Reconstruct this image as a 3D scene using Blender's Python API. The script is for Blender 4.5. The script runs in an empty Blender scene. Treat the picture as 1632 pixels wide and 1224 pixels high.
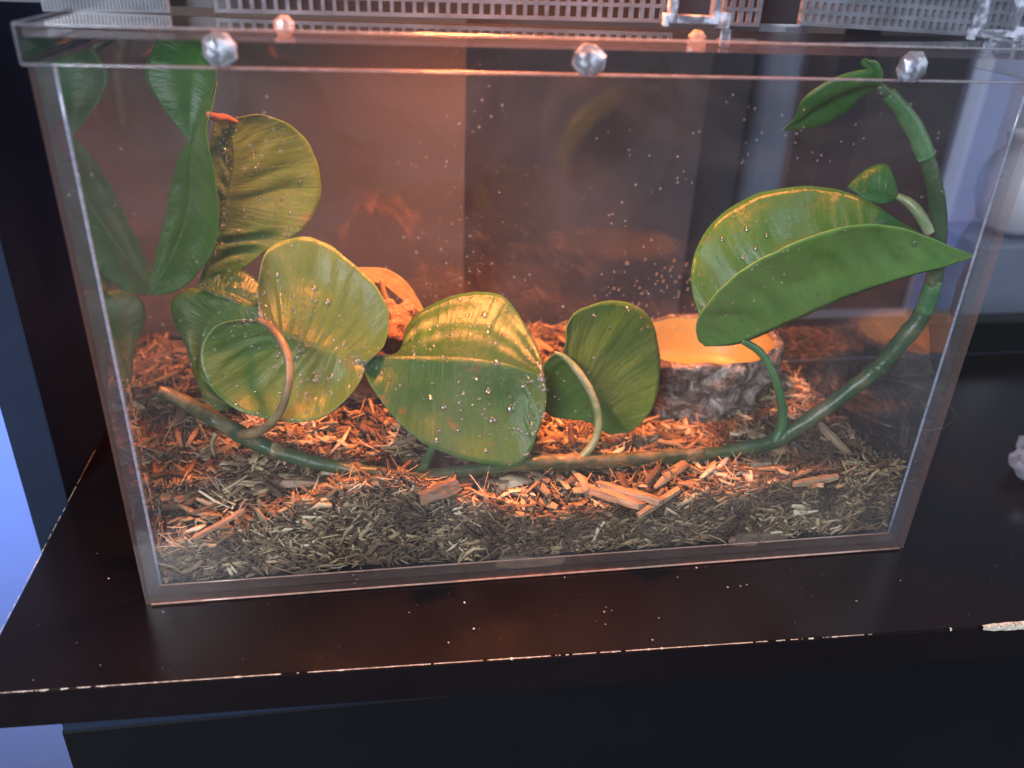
import bpy, bmesh, math, random
import numpy as np
from mathutils import Vector, Matrix, noise as mnoise
R = math.radians
rng = np.random.default_rng(7)
random.seed(7)
C = bpy.context.scene.collection
sc = bpy.context.scene

# ------------------------------------------------------------------ camera
CAM = np.array([.08769, -.24709, .21821]); YAW, PIT, ROLL, FPX = .17443, .48679, .0430, 1333.4
_f = np.array([math.sin(YAW)*math.cos(PIT), math.cos(YAW)*math.cos(PIT), -math.sin(PIT)])
_r = np.array([math.cos(YAW), -math.sin(YAW), 0.]); _u = np.cross(_r, _f)
_R = math.cos(ROLL)*_r + math.sin(ROLL)*_u; _U = -math.sin(ROLL)*_r + math.cos(ROLL)*_u
cd = bpy.data.cameras.new('camera'); cam = bpy.data.objects.new('camera', cd); C.objects.link(cam)
cd.sensor_width = 36; cd.lens = 36*FPX/1632; cd.clip_start = .01; cd.clip_end = 50
m = Matrix([[_R[i], _U[i], -_f[i], CAM[i]] for i in range(3)] + [[0, 0, 0, 1]])
cam.matrix_world = m
cd.dof.use_dof = True; cd.dof.focus_distance = .315; cd.dof.aperture_fstop = 8.0
sc.camera = cam

# ------------------------------------------------------------------ world, light, exposure
w = bpy.data.worlds.new('World'); sc.world = w; w.use_nodes = True
bg = w.node_tree.nodes['Background']; bg.inputs[0].default_value = (.62, .70, 1, 1); bg.inputs[1].default_value = .085
sc.view_settings.view_transform = 'Standard'; sc.view_settings.look = 'None'; sc.view_settings.exposure = 0; sc.view_settings.gamma = 1
sc.cycles.use_denoising = True; sc.cycles.transparent_max_bounces = 40; sc.cycles.max_bounces = 12
sc.cycles.sample_clamp_indirect = 3; sc.cycles.caustics_reflective = False; sc.cycles.caustics_refractive = False

def area(name, loc, target, size, power, col, size_y=None, spread=180, shape='RECTANGLE'):
    l = bpy.data.lights.new(name, 'AREA'); l.shape = shape; l.size = size; l.size_y = size_y or size
    l.energy = power; l.color = col; l.spread = R(spread)
    o = bpy.data.objects.new(name, l); C.objects.link(o); o.location = loc
    o.rotation_euler = (Vector(target)-Vector(loc)).to_track_quat('-Z', 'Y').to_euler(); return o
# red-orange heat lamp above the tank, cool room light from the front left, blue glow on the wall at left
area('heat_lamp', (.130, .058, .35), (.140, .068, .03), .05, 1.85, (1, .26, .075), shape='DISK', spread=80)
area('room_light', (-.30, -.62, .42), (.15, .05, .08), .34, 10.5, (.86, .90, 1))
area('room_fill', (.95, -.55, .75), (.1, .05, .08), .9, 8.5, (.80, .86, 1))  # added soft fill from the right, no known lamp there
area('blue_room_light', (-.75, -.1, .25), (-.42, .7, -.15), .3, 6.5, (.10, .26, 1), spread=80)

# ------------------------------------------------------------------ helpers
def ray(px, py): return _f*FPX + _R*(px-816) - _U*(py-612)
def at(px, py, Y):                      # point of the vertical plane y = Y seen at a pixel of the photograph
    d = ray(px, py); return CAM + d*((Y-CAM[1])/d[1])
def atz(px, py, Z):
    d = ray(px, py); return CAM + d*((Z-CAM[2])/d[2])

def obj(name, me, mat=None, parent=None, label=None, kind=None, smooth=False):
    o = bpy.data.objects.new(name, me); C.objects.link(o)
    if mat is not None:
        for mm in (mat if isinstance(mat, (list, tuple)) else [mat]):
            me.materials.append(mm)
    if parent is not None: o.parent = parent
    if label: o['label'] = label
    if kind: o['kind'] = kind
    if smooth: me.polygons.foreach_set('use_smooth', [True]*len(me.polygons))
    return o
def tag(o, label, cat, group=None, kind=None):
    o['label'] = label; o['category'] = cat
    if group: o['group'] = group
    if kind: o['kind'] = kind
    return o
def thing(name, label, cat, group=None):
    o = bpy.data.objects.new(name, None); C.objects.link(o); o.empty_display_size = .01
    return tag(o, label, cat, group)
def mesh(name, V, F):
    me = bpy.data.meshes.new(name); me.from_pydata([tuple(map(float, v)) for v in V], [], F); me.update(); return me
BOXF = [(0, 3, 2, 1), (4, 5, 6, 7), (0, 1, 5, 4), (1, 2, 6, 5), (2, 3, 7, 6), (3, 0, 4, 7)]
def boxv(x0, x1, y0, y1, z0, z1):
    return [(x0, y0, z0), (x1, y0, z0), (x1, y1, z0), (x0, y1, z0), (x0, y0, z1), (x1, y0, z1), (x1, y1, z1), (x0, y1, z1)]
def boxes(name, L, bevel=0):
    V, F = [], []
    for b in L:
        n = len(V); V += boxv(*b); F += [tuple(i+n for i in f) for f in BOXF]
    me = mesh(name, V, F)
    if bevel:
        bm = bmesh.new(); bm.from_mesh(me)
        bmesh.ops.bevel(bm, geom=list(bm.edges), offset=bevel, segments=2, affect='EDGES', profile=.6)
        bm.to_mesh(me); bm.free()
    return me
def crom(P, n):                         # Catmull-Rom through the points, resampled evenly by arc length
    P = np.array(P, float)
    if len(P) == 2: return P[0] + (P[1]-P[0])*np.linspace(0, 1, n)[:, None]
    Q = np.vstack([2*P[0]-P[1], P, 2*P[-1]-P[-2]]); out = []
    for i in range(1, len(Q)-2):
        t = np.linspace(0, 1, 24, endpoint=(i == len(Q)-3))[:, None]
        p0, p1, p2, p3 = Q[i-1], Q[i], Q[i+1], Q[i+2]
        out.append(.5*(2*p1+(p2-p0)*t+(2*p0-5*p1+4*p2-p3)*t*t+(3*p1-p0-3*p2+p3)*t**3))
    A = np.vstack(out); s = np.r_[0, np.cumsum(np.linalg.norm(np.diff(A[:, :3], axis=0), axis=1))]
    u = np.linspace(0, s[-1], n); return np.stack([np.interp(u, s, A[:, k]) for k in range(A.shape[1])], 1)
def tube(name, pts, rad, n=60, seg=12, wob=0., caps=True):
    """pts: 3D points; rad: radii at those points"""
    P = crom([list(p)+[r] for p, r in zip(pts, rad)], n); r = P[:, 3]; P = P[:, :3]
    T = np.gradient(P, axis=0); T /= np.linalg.norm(T, axis=1)[:, None]
    a = np.cross(T[0], [0, 0, 1.]);
    if np.linalg.norm(a) < .1: a = np.cross(T[0], [1., 0, 0])
    V = []
    for i in range(n):
        a = a - T[i]*(a@T[i]); a /= np.linalg.norm(a); b = np.cross(T[i], a)
        for k in range(seg):
            th = 2*math.pi*k/seg
            rr = r[i]*(1+wob*mnoise.noise(Vector((P[i]*260).tolist())+Vector((math.cos(th), math.sin(th), 0))))
            V.append(P[i]+rr*(math.cos(th)*a+math.sin(th)*b))
    F = [(i*seg+k, i*seg+(k+1) % seg, (i+1)*seg+(k+1) % seg, (i+1)*seg+k) for i in range(n-1) for k in range(seg)]
    if caps: F += [tuple(range(seg))[::-1], tuple((n-1)*seg+k for k in range(seg))]
    return mesh(name, V, F)
def lathe(name, prof, seg=48, fn=None, top=True):
    V, F = [], []
    for j, (r, z) in enumerate(prof):
        for k in range(seg):
            th = 2*math.pi*k/seg; v = (r*math.cos(th), r*math.sin(th), z)
            V.append(fn(v, j, th) if fn else v)
    n = len(prof)
    F = [(j*seg+k, j*seg+(k+1) % seg, (j+1)*seg+(k+1) % seg, (j+1)*seg+k) for j in range(n-1) for k in range(seg)]
    if prof[0][0] > 0 and top: F.append(tuple(range(seg))[::-1])
    if prof[-1][0] > 0 and top: F.append(tuple((n-1)*seg+k for k in range(seg)))
    return mesh(name, V, F)

# ------------------------------------------------------------------ materials
class NT:
    def __init__(s, name):
        s.m = bpy.data.materials.new(name); s.m.use_nodes = True; s.t = s.m.node_tree; s.t.nodes.clear()
        s.out = s.n('ShaderNodeOutputMaterial')
    def n(s, typ, **kw):
        x = s.t.nodes.new(typ)
        for k, v in kw.items():
            if k.startswith('i_'):
                key = k[2:]; key = int(key) if key.isdigit() else key.replace('_', ' ')
                x.inputs[key].default_value = v
            else: setattr(x, k, v)
        return x
    def l(s, a, b): s.t.links.new(a, b)
    def noise(s, scale, detail=4, co=None, rough=.5, dist=0):
        x = s.n('ShaderNodeTexNoise'); x.inputs['Scale'].default_value = scale; x.inputs['Detail'].default_value = detail
        x.inputs['Roughness'].default_value = rough; x.inputs['Distortion'].default_value = dist
        if co: s.l(co, x.inputs['Vector'])
        return x
    def ramp(s, src, stops):
        r = s.n('ShaderNodeValToRGB'); e = r.color_ramp.elements
        while len(e) < len(stops): e.new(.5)
        for k, (p, c) in enumerate(stops): e[k].position = p; e[k].color = (*c, 1) if len(c) == 3 else c
        s.l(src, r.inputs[0]); return r
    def math(s, op, a, b=None, clamp=False):
        x = s.n('ShaderNodeMath', operation=op); x.use_clamp = clamp
        for k, v in enumerate((a, b)):
            if v is None: continue
            if isinstance(v, (int, float)): x.inputs[k].default_value = v
            else: s.l(v, x.inputs[k])
        return x.outputs[0]
    def mix(s, fac, a, b, blend='MIX'):
        x = s.n('ShaderNodeMix', data_type='RGBA', blend_type=blend)
        for k, v in ((0, fac), (6, a), (7, b)):
            if isinstance(v, (int, float)): x.inputs[k].default_value = v
            elif isinstance(v, tuple): x.inputs[k].default_value = (*v, 1)
            else: s.l(v, x.inputs[k])
        return x.outputs[2]
def principled(name, col, rough=.5, noise=None, bump=None, spec=.5, coat=0, co='Object', amt=.5, rough_var=0):
    s = NT(name); b = s.n('ShaderNodeBsdfPrincipled'); tc = s.n('ShaderNodeTexCoord').outputs[co]
    b.inputs['Base Color'].default_value = (*col, 1); b.inputs['Roughness'].default_value = rough
    b.inputs['Specular IOR Level'].default_value = spec; b.inputs['Coat Weight'].default_value = coat
    if noise:
        nn = s.noise(noise, 6, tc, .65); lo = tuple(c*(1-amt) for c in col); hi = tuple(min(1, c*(1+amt)) for c in col)
        r = s.ramp(nn.outputs[0], [(.3, lo), (.7, hi)]); s.l(r.outputs[0], b.inputs['Base Color'])
        if rough_var:
            s.l(s.math('ADD', s.math('MULTIPLY', nn.outputs[0], rough_var), rough-rough_var/2, True), b.inputs['Roughness'])
    if bump:
        n2 = s.noise(bump[0], 5, tc, .6); bp = s.n('ShaderNodeBump'); bp.inputs['Strength'].default_value = bump[1]
        bp.inputs['Distance'].default_value = bump[2] if len(bump) > 2 else .001
        s.l(n2.outputs[0], bp.inputs['Height']); s.l(bp.outputs[0], b.inputs['Normal'])
    s.l(b.outputs[0], s.out.inputs[0]); return s.m

def sheet_clear(name, tint=(.975, .98, .985), haze=.02, f0=.045, boost=1., hazecol=(.8, .85, .9), rough=0., spots=False):
    """flat clear plastic: straight-through transparency, Schlick mirror reflection, a film of dirt"""
    s = NT(name); g = s.n('ShaderNodeNewGeometry')
    dp = s.n('ShaderNodeVectorMath', operation='DOT_PRODUCT'); s.l(g.outputs['Normal'], dp.inputs[0]); s.l(g.outputs['Incoming'], dp.inputs[1])
    c = s.math('SUBTRACT', 1., s.math('ABSOLUTE', dp.outputs['Value']), True)
    fr = s.math('ADD', s.math('MULTIPLY', s.math('POWER', c, 5.), boost), f0, True)
    tr = s.n('ShaderNodeBsdfTransparent'); tr.inputs[0].default_value = (*tint, 1)
    gl = s.n('ShaderNodeBsdfGlossy'); gl.inputs['Roughness'].default_value = rough; gl.inputs[0].default_value = (1, 1, 1, 1)
    df = s.n('ShaderNodeBsdfDiffuse'); df.inputs[0].default_value = (*hazecol, 1)
    tl = s.n('ShaderNodeBsdfTranslucent'); tl.inputs[0].default_value = (*hazecol, 1)
    dm = s.n('ShaderNodeMixShader'); dm.inputs[0].default_value = .5; s.l(df.outputs[0], dm.inputs[1]); s.l(tl.outputs[0], dm.inputs[2])
    tc = s.n('ShaderNodeTexCoord').outputs['Object']
    nn = s.noise(14, 5, tc, .6, 1.5)
    hz = s.math('MULTIPLY', s.ramp(nn.outputs[0], [(.35, (.25,)*3), (.75, (1.7,)*3)]).outputs[0], haze)
    if spots:
        v = s.n('ShaderNodeTexVoronoi'); v.inputs['Scale'].default_value = 260; s.l(tc, v.inputs['Vector'])
        n3 = s.noise(22, 3, tc)
        sp = s.math('MULTIPLY', s.math('LESS_THAN', v.outputs['Distance'], .10), s.math('GREATER_THAN', n3.outputs[0], .55))
        hz = s.math('ADD', hz, s.math('MULTIPLY', sp, .22))
    m1 = s.n('ShaderNodeMixShader'); s.l(fr, m1.inputs[0]); s.l(tr.outputs[0], m1.inputs[1]); s.l(gl.outputs[0], m1.inputs[2])
    m2 = s.n('ShaderNodeMixShader'); s.l(hz, m2.inputs[0]); s.l(m1.outputs[0], m2.inputs[1]); s.l(dm.outputs[0], m2.inputs[2])
    s.l(m2.outputs[0], s.out.inputs[0]); return s.m
def edge_mat(name, col, trans=.45, streak=300):
    s = NT(name); tc = s.n('ShaderNodeTexCoord').outputs['Object']
    mp = s.n('ShaderNodeMapping'); mp.inputs['Scale'].default_value = (1, 1, 3); s.l(tc, mp.inputs[0])
    nn = s.noise(streak, 3, mp.outputs[0]); r = s.ramp(nn.outputs[0], [(.3, tuple(c*.6 for c in col)), (.7, col)])
    df = s.n('ShaderNodeBsdfDiffuse'); s.l(r.outputs[0], df.inputs[0]); tl = s.n('ShaderNodeBsdfTranslucent'); s.l(r.outputs[0], tl.inputs[0])
    gl = s.n('ShaderNodeBsdfGlossy'); gl.inputs['Roughness'].default_value = .18; tr = s.n('ShaderNodeBsdfTransparent')
    def mx(f, a, b):
        x = s.n('ShaderNodeMixShader'); x.inputs[0].default_value = f; s.l(a.outputs[0], x.inputs[1]); s.l(b.outputs[0], x.inputs[2]); return x
    o = mx(trans, mx(.18, mx(.5, df, tl), gl), tr); s.l(o.outputs[0], s.out.inputs[0]); return s.m

M = {}
M['acrylic'] = sheet_clear('acrylic', haze=.014)
M['acrylic_front'] = sheet_clear('acrylic_front', haze=.020, spots=True)
M['acrylic_mirror'] = sheet_clear('acrylic_side', f0=.11, boost=2.2, haze=.007, spots=True)
M['lid_clear'] = sheet_clear('lid_clear', haze=.004, f0=.045)
M['edge'] = edge_mat('acrylic_edge', (.34, .27, .29), .72)
M['edge_bright'] = edge_mat('acrylic_edge_polished', (.42, .44, .5), .5)
M['bead'] = edge_mat('corner_bead', (.7, .8, 1.), .15)  # blue-white edge highlight put into the colour
s = NT('faceted_clear'); _g = s.n('ShaderNodeBsdfGlass'); _g.inputs['IOR'].default_value = 1.49; _g.inputs[0].default_value = (.9, .94, 1, 1)
_d = s.n('ShaderNodeBsdfDiffuse'); _d.inputs[0].default_value = (.8, .86, 1, 1); _n = s.noise(260, 3, s.n('ShaderNodeTexCoord').outputs['Object'])
_m = s.n('ShaderNodeMixShader'); s.l(s.ramp(_n.outputs[0], [(.45, (.12,)*3), (.6, (.55,)*3)]).outputs[0], _m.inputs[0]); s.l(_g.outputs[0], _m.inputs[1]); s.l(_d.outputs[0], _m.inputs[2]); s.l(_m.outputs[0], s.out.inputs[0]); M['crystal'] = s.m
M['edge_base'] = edge_mat('base_edge', (.50, .30, .23), .68)  # orange lamplight in the acrylic edges, put into their colour
M['acrylic_back'] = sheet_clear('acrylic_back', f0=.07, boost=1.6, haze=.007, spots=True, rough=.035)
M['wet'] = sheet_clear('water', tint=(.97, .98, .97), haze=.0, f0=.10, boost=1.2, rough=.03)
M['shelf'] = principled('dark_veneer', (.0075, .0055, .0065), .24, noise=9, bump=(70, .12, .0004), spec=.32, amt=.25, rough_var=.14)
M['panel_dark'] = principled('dark_side_panel', (.018, .026, .048), .5, noise=8, spec=.06, amt=.2)
M['cabinet'] = principled('black_cabinet', (.0022, .0024, .004), .5, noise=12, amt=.3)
M['chipboard'] = principled('raw_chipboard', (.62, .54, .44), .9, noise=900, bump=(1400, .6, .0006), amt=.7)
M['wall'] = principled('painted_wall', (.42, .43, .50), .8, noise=3, bump=(300, .15, .0005), amt=.06)
M['brown_board'] = principled('brown_board', (.14, .108, .090), .7, spec=.15, noise=7, amt=.12)
M['umber_board'] = principled('umber_board', (.078, .064, .062), .6, spec=.3, noise=6, amt=.2)
M['black_post'] = principled('black_upright', (.018, .017, .022), .6, noise=6, amt=.2)
M['grey_plastic'] = principled('grey_plastic', (.16, .19, .25), .5, noise=6, amt=.15)
M['pale'] = principled('pale_ceramic', (.72, .74, .80), .45, noise=5, amt=.06)
M['dust'] = principled('dust', (.6, .58, .55), .9)
M['soil'] = principled('dark_mulch_bed', (.05, .034, .022), .95, noise=300, bump=(500, .8, .002), amt=.5)

def chip_mat(name, stops, rough=.75):
    s = NT(name); a = s.n('ShaderNodeAttribute', attribute_name='tint'); b = s.n('ShaderNodeBsdfPrincipled')
    tc = s.n('ShaderNodeTexCoord').outputs['Object']; nn = s.noise(900, 3, tc)
    r = s.ramp(a.outputs['Fac'], stops)
    c = s.mix(s.math('MULTIPLY', nn.outputs[0], .5), r.outputs[0], (.03, .02, .012), 'MIX')
    s.l(c, b.inputs['Base Color']); b.inputs['Roughness'].default_value = rough
    bp = s.n('ShaderNodeBump'); bp.inputs['Strength'].default_value = .5; bp.inputs['Distance'].default_value = .0004
    s.l(nn.outputs[0], bp.inputs['Height']); s.l(bp.outputs[0], b.inputs['Normal'])
    s.l(b.outputs[0], s.out.inputs[0]); return s.m
M['chips'] = chip_mat('shredded_wood', [(0, (.045, .025, .014)), (.25, (.15, .095, .05)), (.5, (.36, .25, .13)), (.8, (.60, .45, .25)), (1, (.82, .70, .5))], .8)

def wood_mat(name, col):
    s = NT(name); tc = s.n('ShaderNodeTexCoord').outputs['Object']; b = s.n('ShaderNodeBsdfPrincipled')
    mp = s.n('ShaderNodeMapping'); mp.inputs['Scale'].default_value = (60, 1400, 1400); s.l(tc, mp.inputs[0])
    nn = s.noise(1, 4, mp.outputs[0], .65); r = s.ramp(nn.outputs[0], [(.25, tuple(c*.35 for c in col)), (.5, col), (.75, tuple(min(1, c*1.5) for c in col))])
    s.l(r.outputs[0], b.inputs['Base Color']); b.inputs['Roughness'].default_value = .7
    bp = s.n('ShaderNodeBump'); bp.inputs['Strength'].default_value = .7; bp.inputs['Distance'].default_value = .0006
    s.l(nn.outputs[0], bp.inputs['Height']); s.l(bp.outputs[0], b.inputs['Normal']); s.l(b.outputs[0], s.out.inputs[0]); return s.m
M['wood'] = wood_mat('split_wood', (.30, .21, .13)); M['wood_dark'] = wood_mat('damp_bark', (.15, .105, .07))

def leaf_mat(name, green, yellow, yel=.4, rough=.3, trans=.3, veins=1., under=0.):
    s = NT(name); uv = s.n('ShaderNodeUVMap'); uv.uv_map = 'UVMap'; sx = s.n('ShaderNodeSeparateXYZ'); s.l(uv.outputs[0], sx.inputs[0])
    tc = s.n('ShaderNodeTexCoord').outputs['Object']
    big = s.noise(38, 4, tc, .6, .6); fine = s.noise(420, 5, tc, .7)
    # streaks along the veins: stretched noise in uv space
    mp = s.n('ShaderNodeMapping'); mp.inputs['Scale'].default_value = (15, 1.6, 1); s.l(uv.outputs[0], mp.inputs[0])
    st = s.noise(1, 4, mp.outputs[0], .6)
    f = s.math('ADD', s.math('MULTIPLY', big.outputs[0], .7), s.math('MULTIPLY', st.outputs[0], .6))
    r = s.ramp(f, [(.65-yel*.35, green), (.95-yel*.35, yellow)])
    c = s.mix(s.math('MULTIPLY', fine.outputs[0], .35), r.outputs[0], tuple(x*.45 for x in green))
    spot = s.noise(95, 3, tc, .5); c = s.mix(s.math('MULTIPLY', s.ramp(spot.outputs[0], [(.66, (0,)*3), (.72, (1,)*3)]).outputs[0], .55), c, (.14, .085, .03))
    # fine side veins and midrib
    wv = s.math('SINE', s.math('ADD', s.math('MULTIPLY', sx.outputs[0], 118.), s.math('MULTIPLY', big.outputs[0], 9.))); wl = s.math('MULTIPLY', s.math('POWER', s.math('ADD', s.math('MULTIPLY', wv, .5), .5), 10.), s.math('MULTIPLY', st.outputs[0], .9))
    av = s.math('ABSOLUTE', s.math('SUBTRACT', sx.outputs[1], .5))
    mid = s.math('LESS_THAN', av, .010); vf = s.math('MULTIPLY', s.math('MAXIMUM', s.math('MULTIPLY', wl, .16*veins), s.math('MULTIPLY', mid, .22)), 1.)
    rim = s.math('MULTIPLY', s.math('GREATER_THAN', av, .491), .3)
    c = s.mix(s.math('MAXIMUM', vf, rim), c, tuple(min(1, x*1.4+.03) for x in yellow))
    b = s.n('ShaderNodeBsdfPrincipled'); s.l(c, b.inputs['Base Color']); b.inputs['Roughness'].default_value = rough
    s.l(s.math('ADD', s.math('MULTIPLY', fine.outputs[0], .22), rough-.08, True), b.inputs['Roughness'])
    b.inputs['Specular IOR Level'].default_value = .42
    bp = s.n('ShaderNodeBump'); bp.inputs['Strength'].default_value = .7; bp.inputs['Distance'].default_value = .0010
    md_ = s.noise(150, 4, tc, .6, .4); hh = s.math('ADD', s.math('ADD', s.math('MULTIPLY', st.outputs[0], 1.0), s.math('MULTIPLY', wl, -.14)), s.math('ADD', s.math('MULTIPLY', md_.outputs[0], .5), s.math('MULTIPLY', fine.outputs[0], .2))); s.l(hh, bp.inputs['Height']); s.l(bp.outputs[0], b.inputs['Normal'])
    t = s.n('ShaderNodeBsdfTranslucent'); s.l(s.mix(.5, c, yellow), t.inputs[0])
    mx = s.n('ShaderNodeMixShader'); mx.inputs[0].default_value = trans; s.l(b.outputs[0], mx.inputs[1]); s.l(t.outputs[0], mx.inputs[2])
    s.l(mx.outputs[0], s.out.inputs[0]); return s.m
G = (.035, .115, .025); Yg = (.16, .24, .035)
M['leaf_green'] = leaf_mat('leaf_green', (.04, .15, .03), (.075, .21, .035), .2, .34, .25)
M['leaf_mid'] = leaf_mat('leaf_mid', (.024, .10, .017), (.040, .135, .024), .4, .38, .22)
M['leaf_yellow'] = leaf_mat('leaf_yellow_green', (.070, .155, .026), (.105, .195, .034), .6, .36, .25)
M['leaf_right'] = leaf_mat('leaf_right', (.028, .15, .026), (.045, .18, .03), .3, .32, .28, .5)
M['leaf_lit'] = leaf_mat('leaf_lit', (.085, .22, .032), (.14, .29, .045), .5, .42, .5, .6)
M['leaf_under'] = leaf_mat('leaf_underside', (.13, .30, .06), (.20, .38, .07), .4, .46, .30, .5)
M['leaf_dry'] = leaf_mat('leaf_dry', (.26, .19, .08), (.40, .30, .14), .6, .6, .4)
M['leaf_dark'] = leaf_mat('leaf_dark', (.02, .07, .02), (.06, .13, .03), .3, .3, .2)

def stem_mat(name, c1, c2, c3, sc_=60):
    s = NT(name); tc = s.n('ShaderNodeTexCoord').outputs['Object']; b = s.n('ShaderNodeBsdfPrincipled')
    a = s.noise(sc_, 5, tc, .6, .5); f = s.noise(700, 4, tc); r = s.ramp(a.outputs[0], [(.38, c1), (.55, c2), (.7, c3)])
    s.l(s.mix(s.math('MULTIPLY', f.outputs[0], .4), r.outputs[0], tuple(x*.4 for x in c1)), b.inputs['Base Color'])
    b.inputs['Roughness'].default_value = .38
    bp = s.n('ShaderNodeBump'); bp.inputs['Strength'].default_value = .4; bp.inputs['Distance'].default_value = .0005
    s.l(f.outputs[0], bp.inputs['Height']); s.l(bp.outputs[0], b.inputs['Normal']); s.l(b.outputs[0], s.out.inputs[0]); return s.m
M['stem'] = stem_mat('vine_stem', (.026, .070, .028), (.055, .105, .042), (.17, .15, .07))
M['stem_woody'] = stem_mat('vine_woody', (.03, .06, .025), (.16, .13, .06), (.35, .26, .14), 90)  # woody tan of roots and nodes, also lamplight painted on the stem
M['petiole'] = stem_mat('petiole_pale', (.16, .24, .10), (.36, .38, .20), (.55, .50, .32))
M['petiole_green'] = stem_mat('petiole_green', (.035, .13, .04), (.08, .2, .07), (.16, .28, .12))
M['petiole_brown'] = stem_mat('petiole_brown', (.12, .07, .035), (.24, .17, .08), (.36, .30, .13), 60)

# ================================================================== SETTING
bs = thing('bookshelf', 'dark brown shelf unit with chipped front edge that carries the acrylic tank', 'shelf')
XL, YB, YF = -.0462, .175, None
# board outline follows the photograph: the front edge is not quite parallel to the tank
fl, fr = atz(-260, 1122, 0), atz(1900, 975, 0)
TH = .0165
c_l = atz(0, 1105, 0); c_r = atz(1632, 995, 0)
def front_y(x): return c_l[1] + (c_r[1]-c_l[1])*(x-c_l[0])/(c_r[0]-c_l[0])
x0, x1 = -.0462, .95
V = [(x0, front_y(x0), -TH), (x1, front_y(x1), -TH), (x1, YB, -TH), (x0, YB, -TH), (x0, front_y(x0), 0), (x1, front_y(x1), 0), (x1, YB, 0), (x0, YB, 0)]
me = mesh('board', V, BOXF); bm = bmesh.new(); bm.from_mesh(me)
bmesh.ops.bevel(bm, geom=list(bm.edges), offset=.0007, segments=2, affect='EDGES'); bm.to_mesh(me); bm.free()
obj('shelf_board', me, M['shelf'], bs)
# side panel outside the left end of the board
pl = at(66, 885, .075); pr = at(97, 850, .075)
obj('side_panel', boxes('side', [(pl[0], -.0490, .075, .42, -.5, .9)], .001), M['panel_dark'], bs)
obj('back_rail', boxes('rail', [(-.046, .95, YB+.0005, YB+.014, .0, .0215)], .0008), M['cabinet'], bs)
cl = at(98, 1185, -.018)
obj('apron', boxes('apron', [(cl[0]+.002, .95, -.0185, -.008, -.040, -TH-.0002)], .001), M['panel_dark'], bs)
obj('cabinet_body', boxes('cab', [(cl[0]+.001, .95, -.018, .17, -.5, -.0402)], .001), M['cabinet'], bs)
# chipped veneer along the front edge: ragged slivers of raw board
def slivers(p0, p1, n, wmax, rise, seedv, dens=None, dirn=(0, 1, 0)):
    """one ragged strip whose width follows noise: hair thin, swelling into chips, vanishing in places"""
    p0, p1 = np.array(p0), np.array(p1); Ln = np.linalg.norm(p1-p0); D = np.array(dirn, float); N_ = int(Ln/.00035); V, F, ok = [], [], []
    for i in range(N_+1):
        t = i/N_; x = t*Ln
        a = mnoise.noise(Vector((x*55, seedv, 0))); b = mnoise.noise(Vector((x*330, seedv, 3))); c_ = mnoise.noise(Vector((x*1500, seedv, 7)))
        d_ = dens(t) if dens else .7
        keep = d_+.75*a+.6*b+.25*c_ > .70
        e = .00005+.00022*abs(c_)+.00012*max(0, b)+wmax*max(0, a+.65*b+.35*c_-.34)**1.3*1.3
        dn = .00012+.00012*abs(b)+.5*wmax*max(0, b+.4*c_-.45)
        q = p0+(p1-p0)*t; V += [q+D*e+np.array([0, 0, rise]), q-D*(.4*e)+np.array([0, 0, rise]), q-D*(.4*e+.0001)+np.array([0, 0, rise-.7*e-(dn if b > .3 else 0)])]; ok.append(keep)
    for i in range(N_):
        if ok[i]: a = 3*i; F += [(a, a+1, a+4, a+3), (a+1, a+2, a+5, a+4)]
    return mesh('slivers', V, F)
fa, fb = (x0, front_y(x0), 0), (.5, front_y(.5), 0)
def dens(t):
    x = x0+(.5-x0)*t
    return .95 if x < .22 else (.75 if x < .26 else .3 if x < .31 else .05)
obj('chipped_edge', slivers(fa, fb, 0, .0013, .00025, 3, dens), M['chipboard'], bs, kind='stuff')
obj('chipped_edge', slivers((x0, .11, 0), (x0, .02, 0), 0, .0007, .00025, 5, lambda t: .85, (1, 0, 0)), M['chipboard'], bs, kind='stuff')
obj('chipped_edge', slivers((x0, .02, 0), (x0, front_y(x0), 0), 0, .0004, .0002, 6, lambda t: .8, (1, 0, 0)), M['chipboard'], bs, kind='stuff')
# the large chip at the right
g0, g1 = atz(1566, 999, 0), atz(1700, 990, 0)
V, F = [], []
for i in range(15):
    u = i/14; x = g0[0]+(g1[0]-g0[0])*u; e = .0022*math.sin(math.pi*min(1, u*1.1+.02))**.3*(.85+.3*random.random())
    y = front_y(x); V += [(x, y+e*.6, .0004), (x, y-.0004, .0003), (x, y-.0005, -e)]
for i in range(14): a = 3*i; F += [(a, a+1, a+4, a+3), (a+1, a+2, a+5, a+4)]
obj('chipped_edge', mesh('bigchip', V, F), M['chipboard'], bs, label='broad patch of raw chipboard at the right end of the front edge')
# wall behind everything
wl = obj('wall', boxes('wall', [(-2.2, 2.2, .62, .66, -1.0, 2.0)]), M['wall']); wl['kind'] = 'structure'
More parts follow.
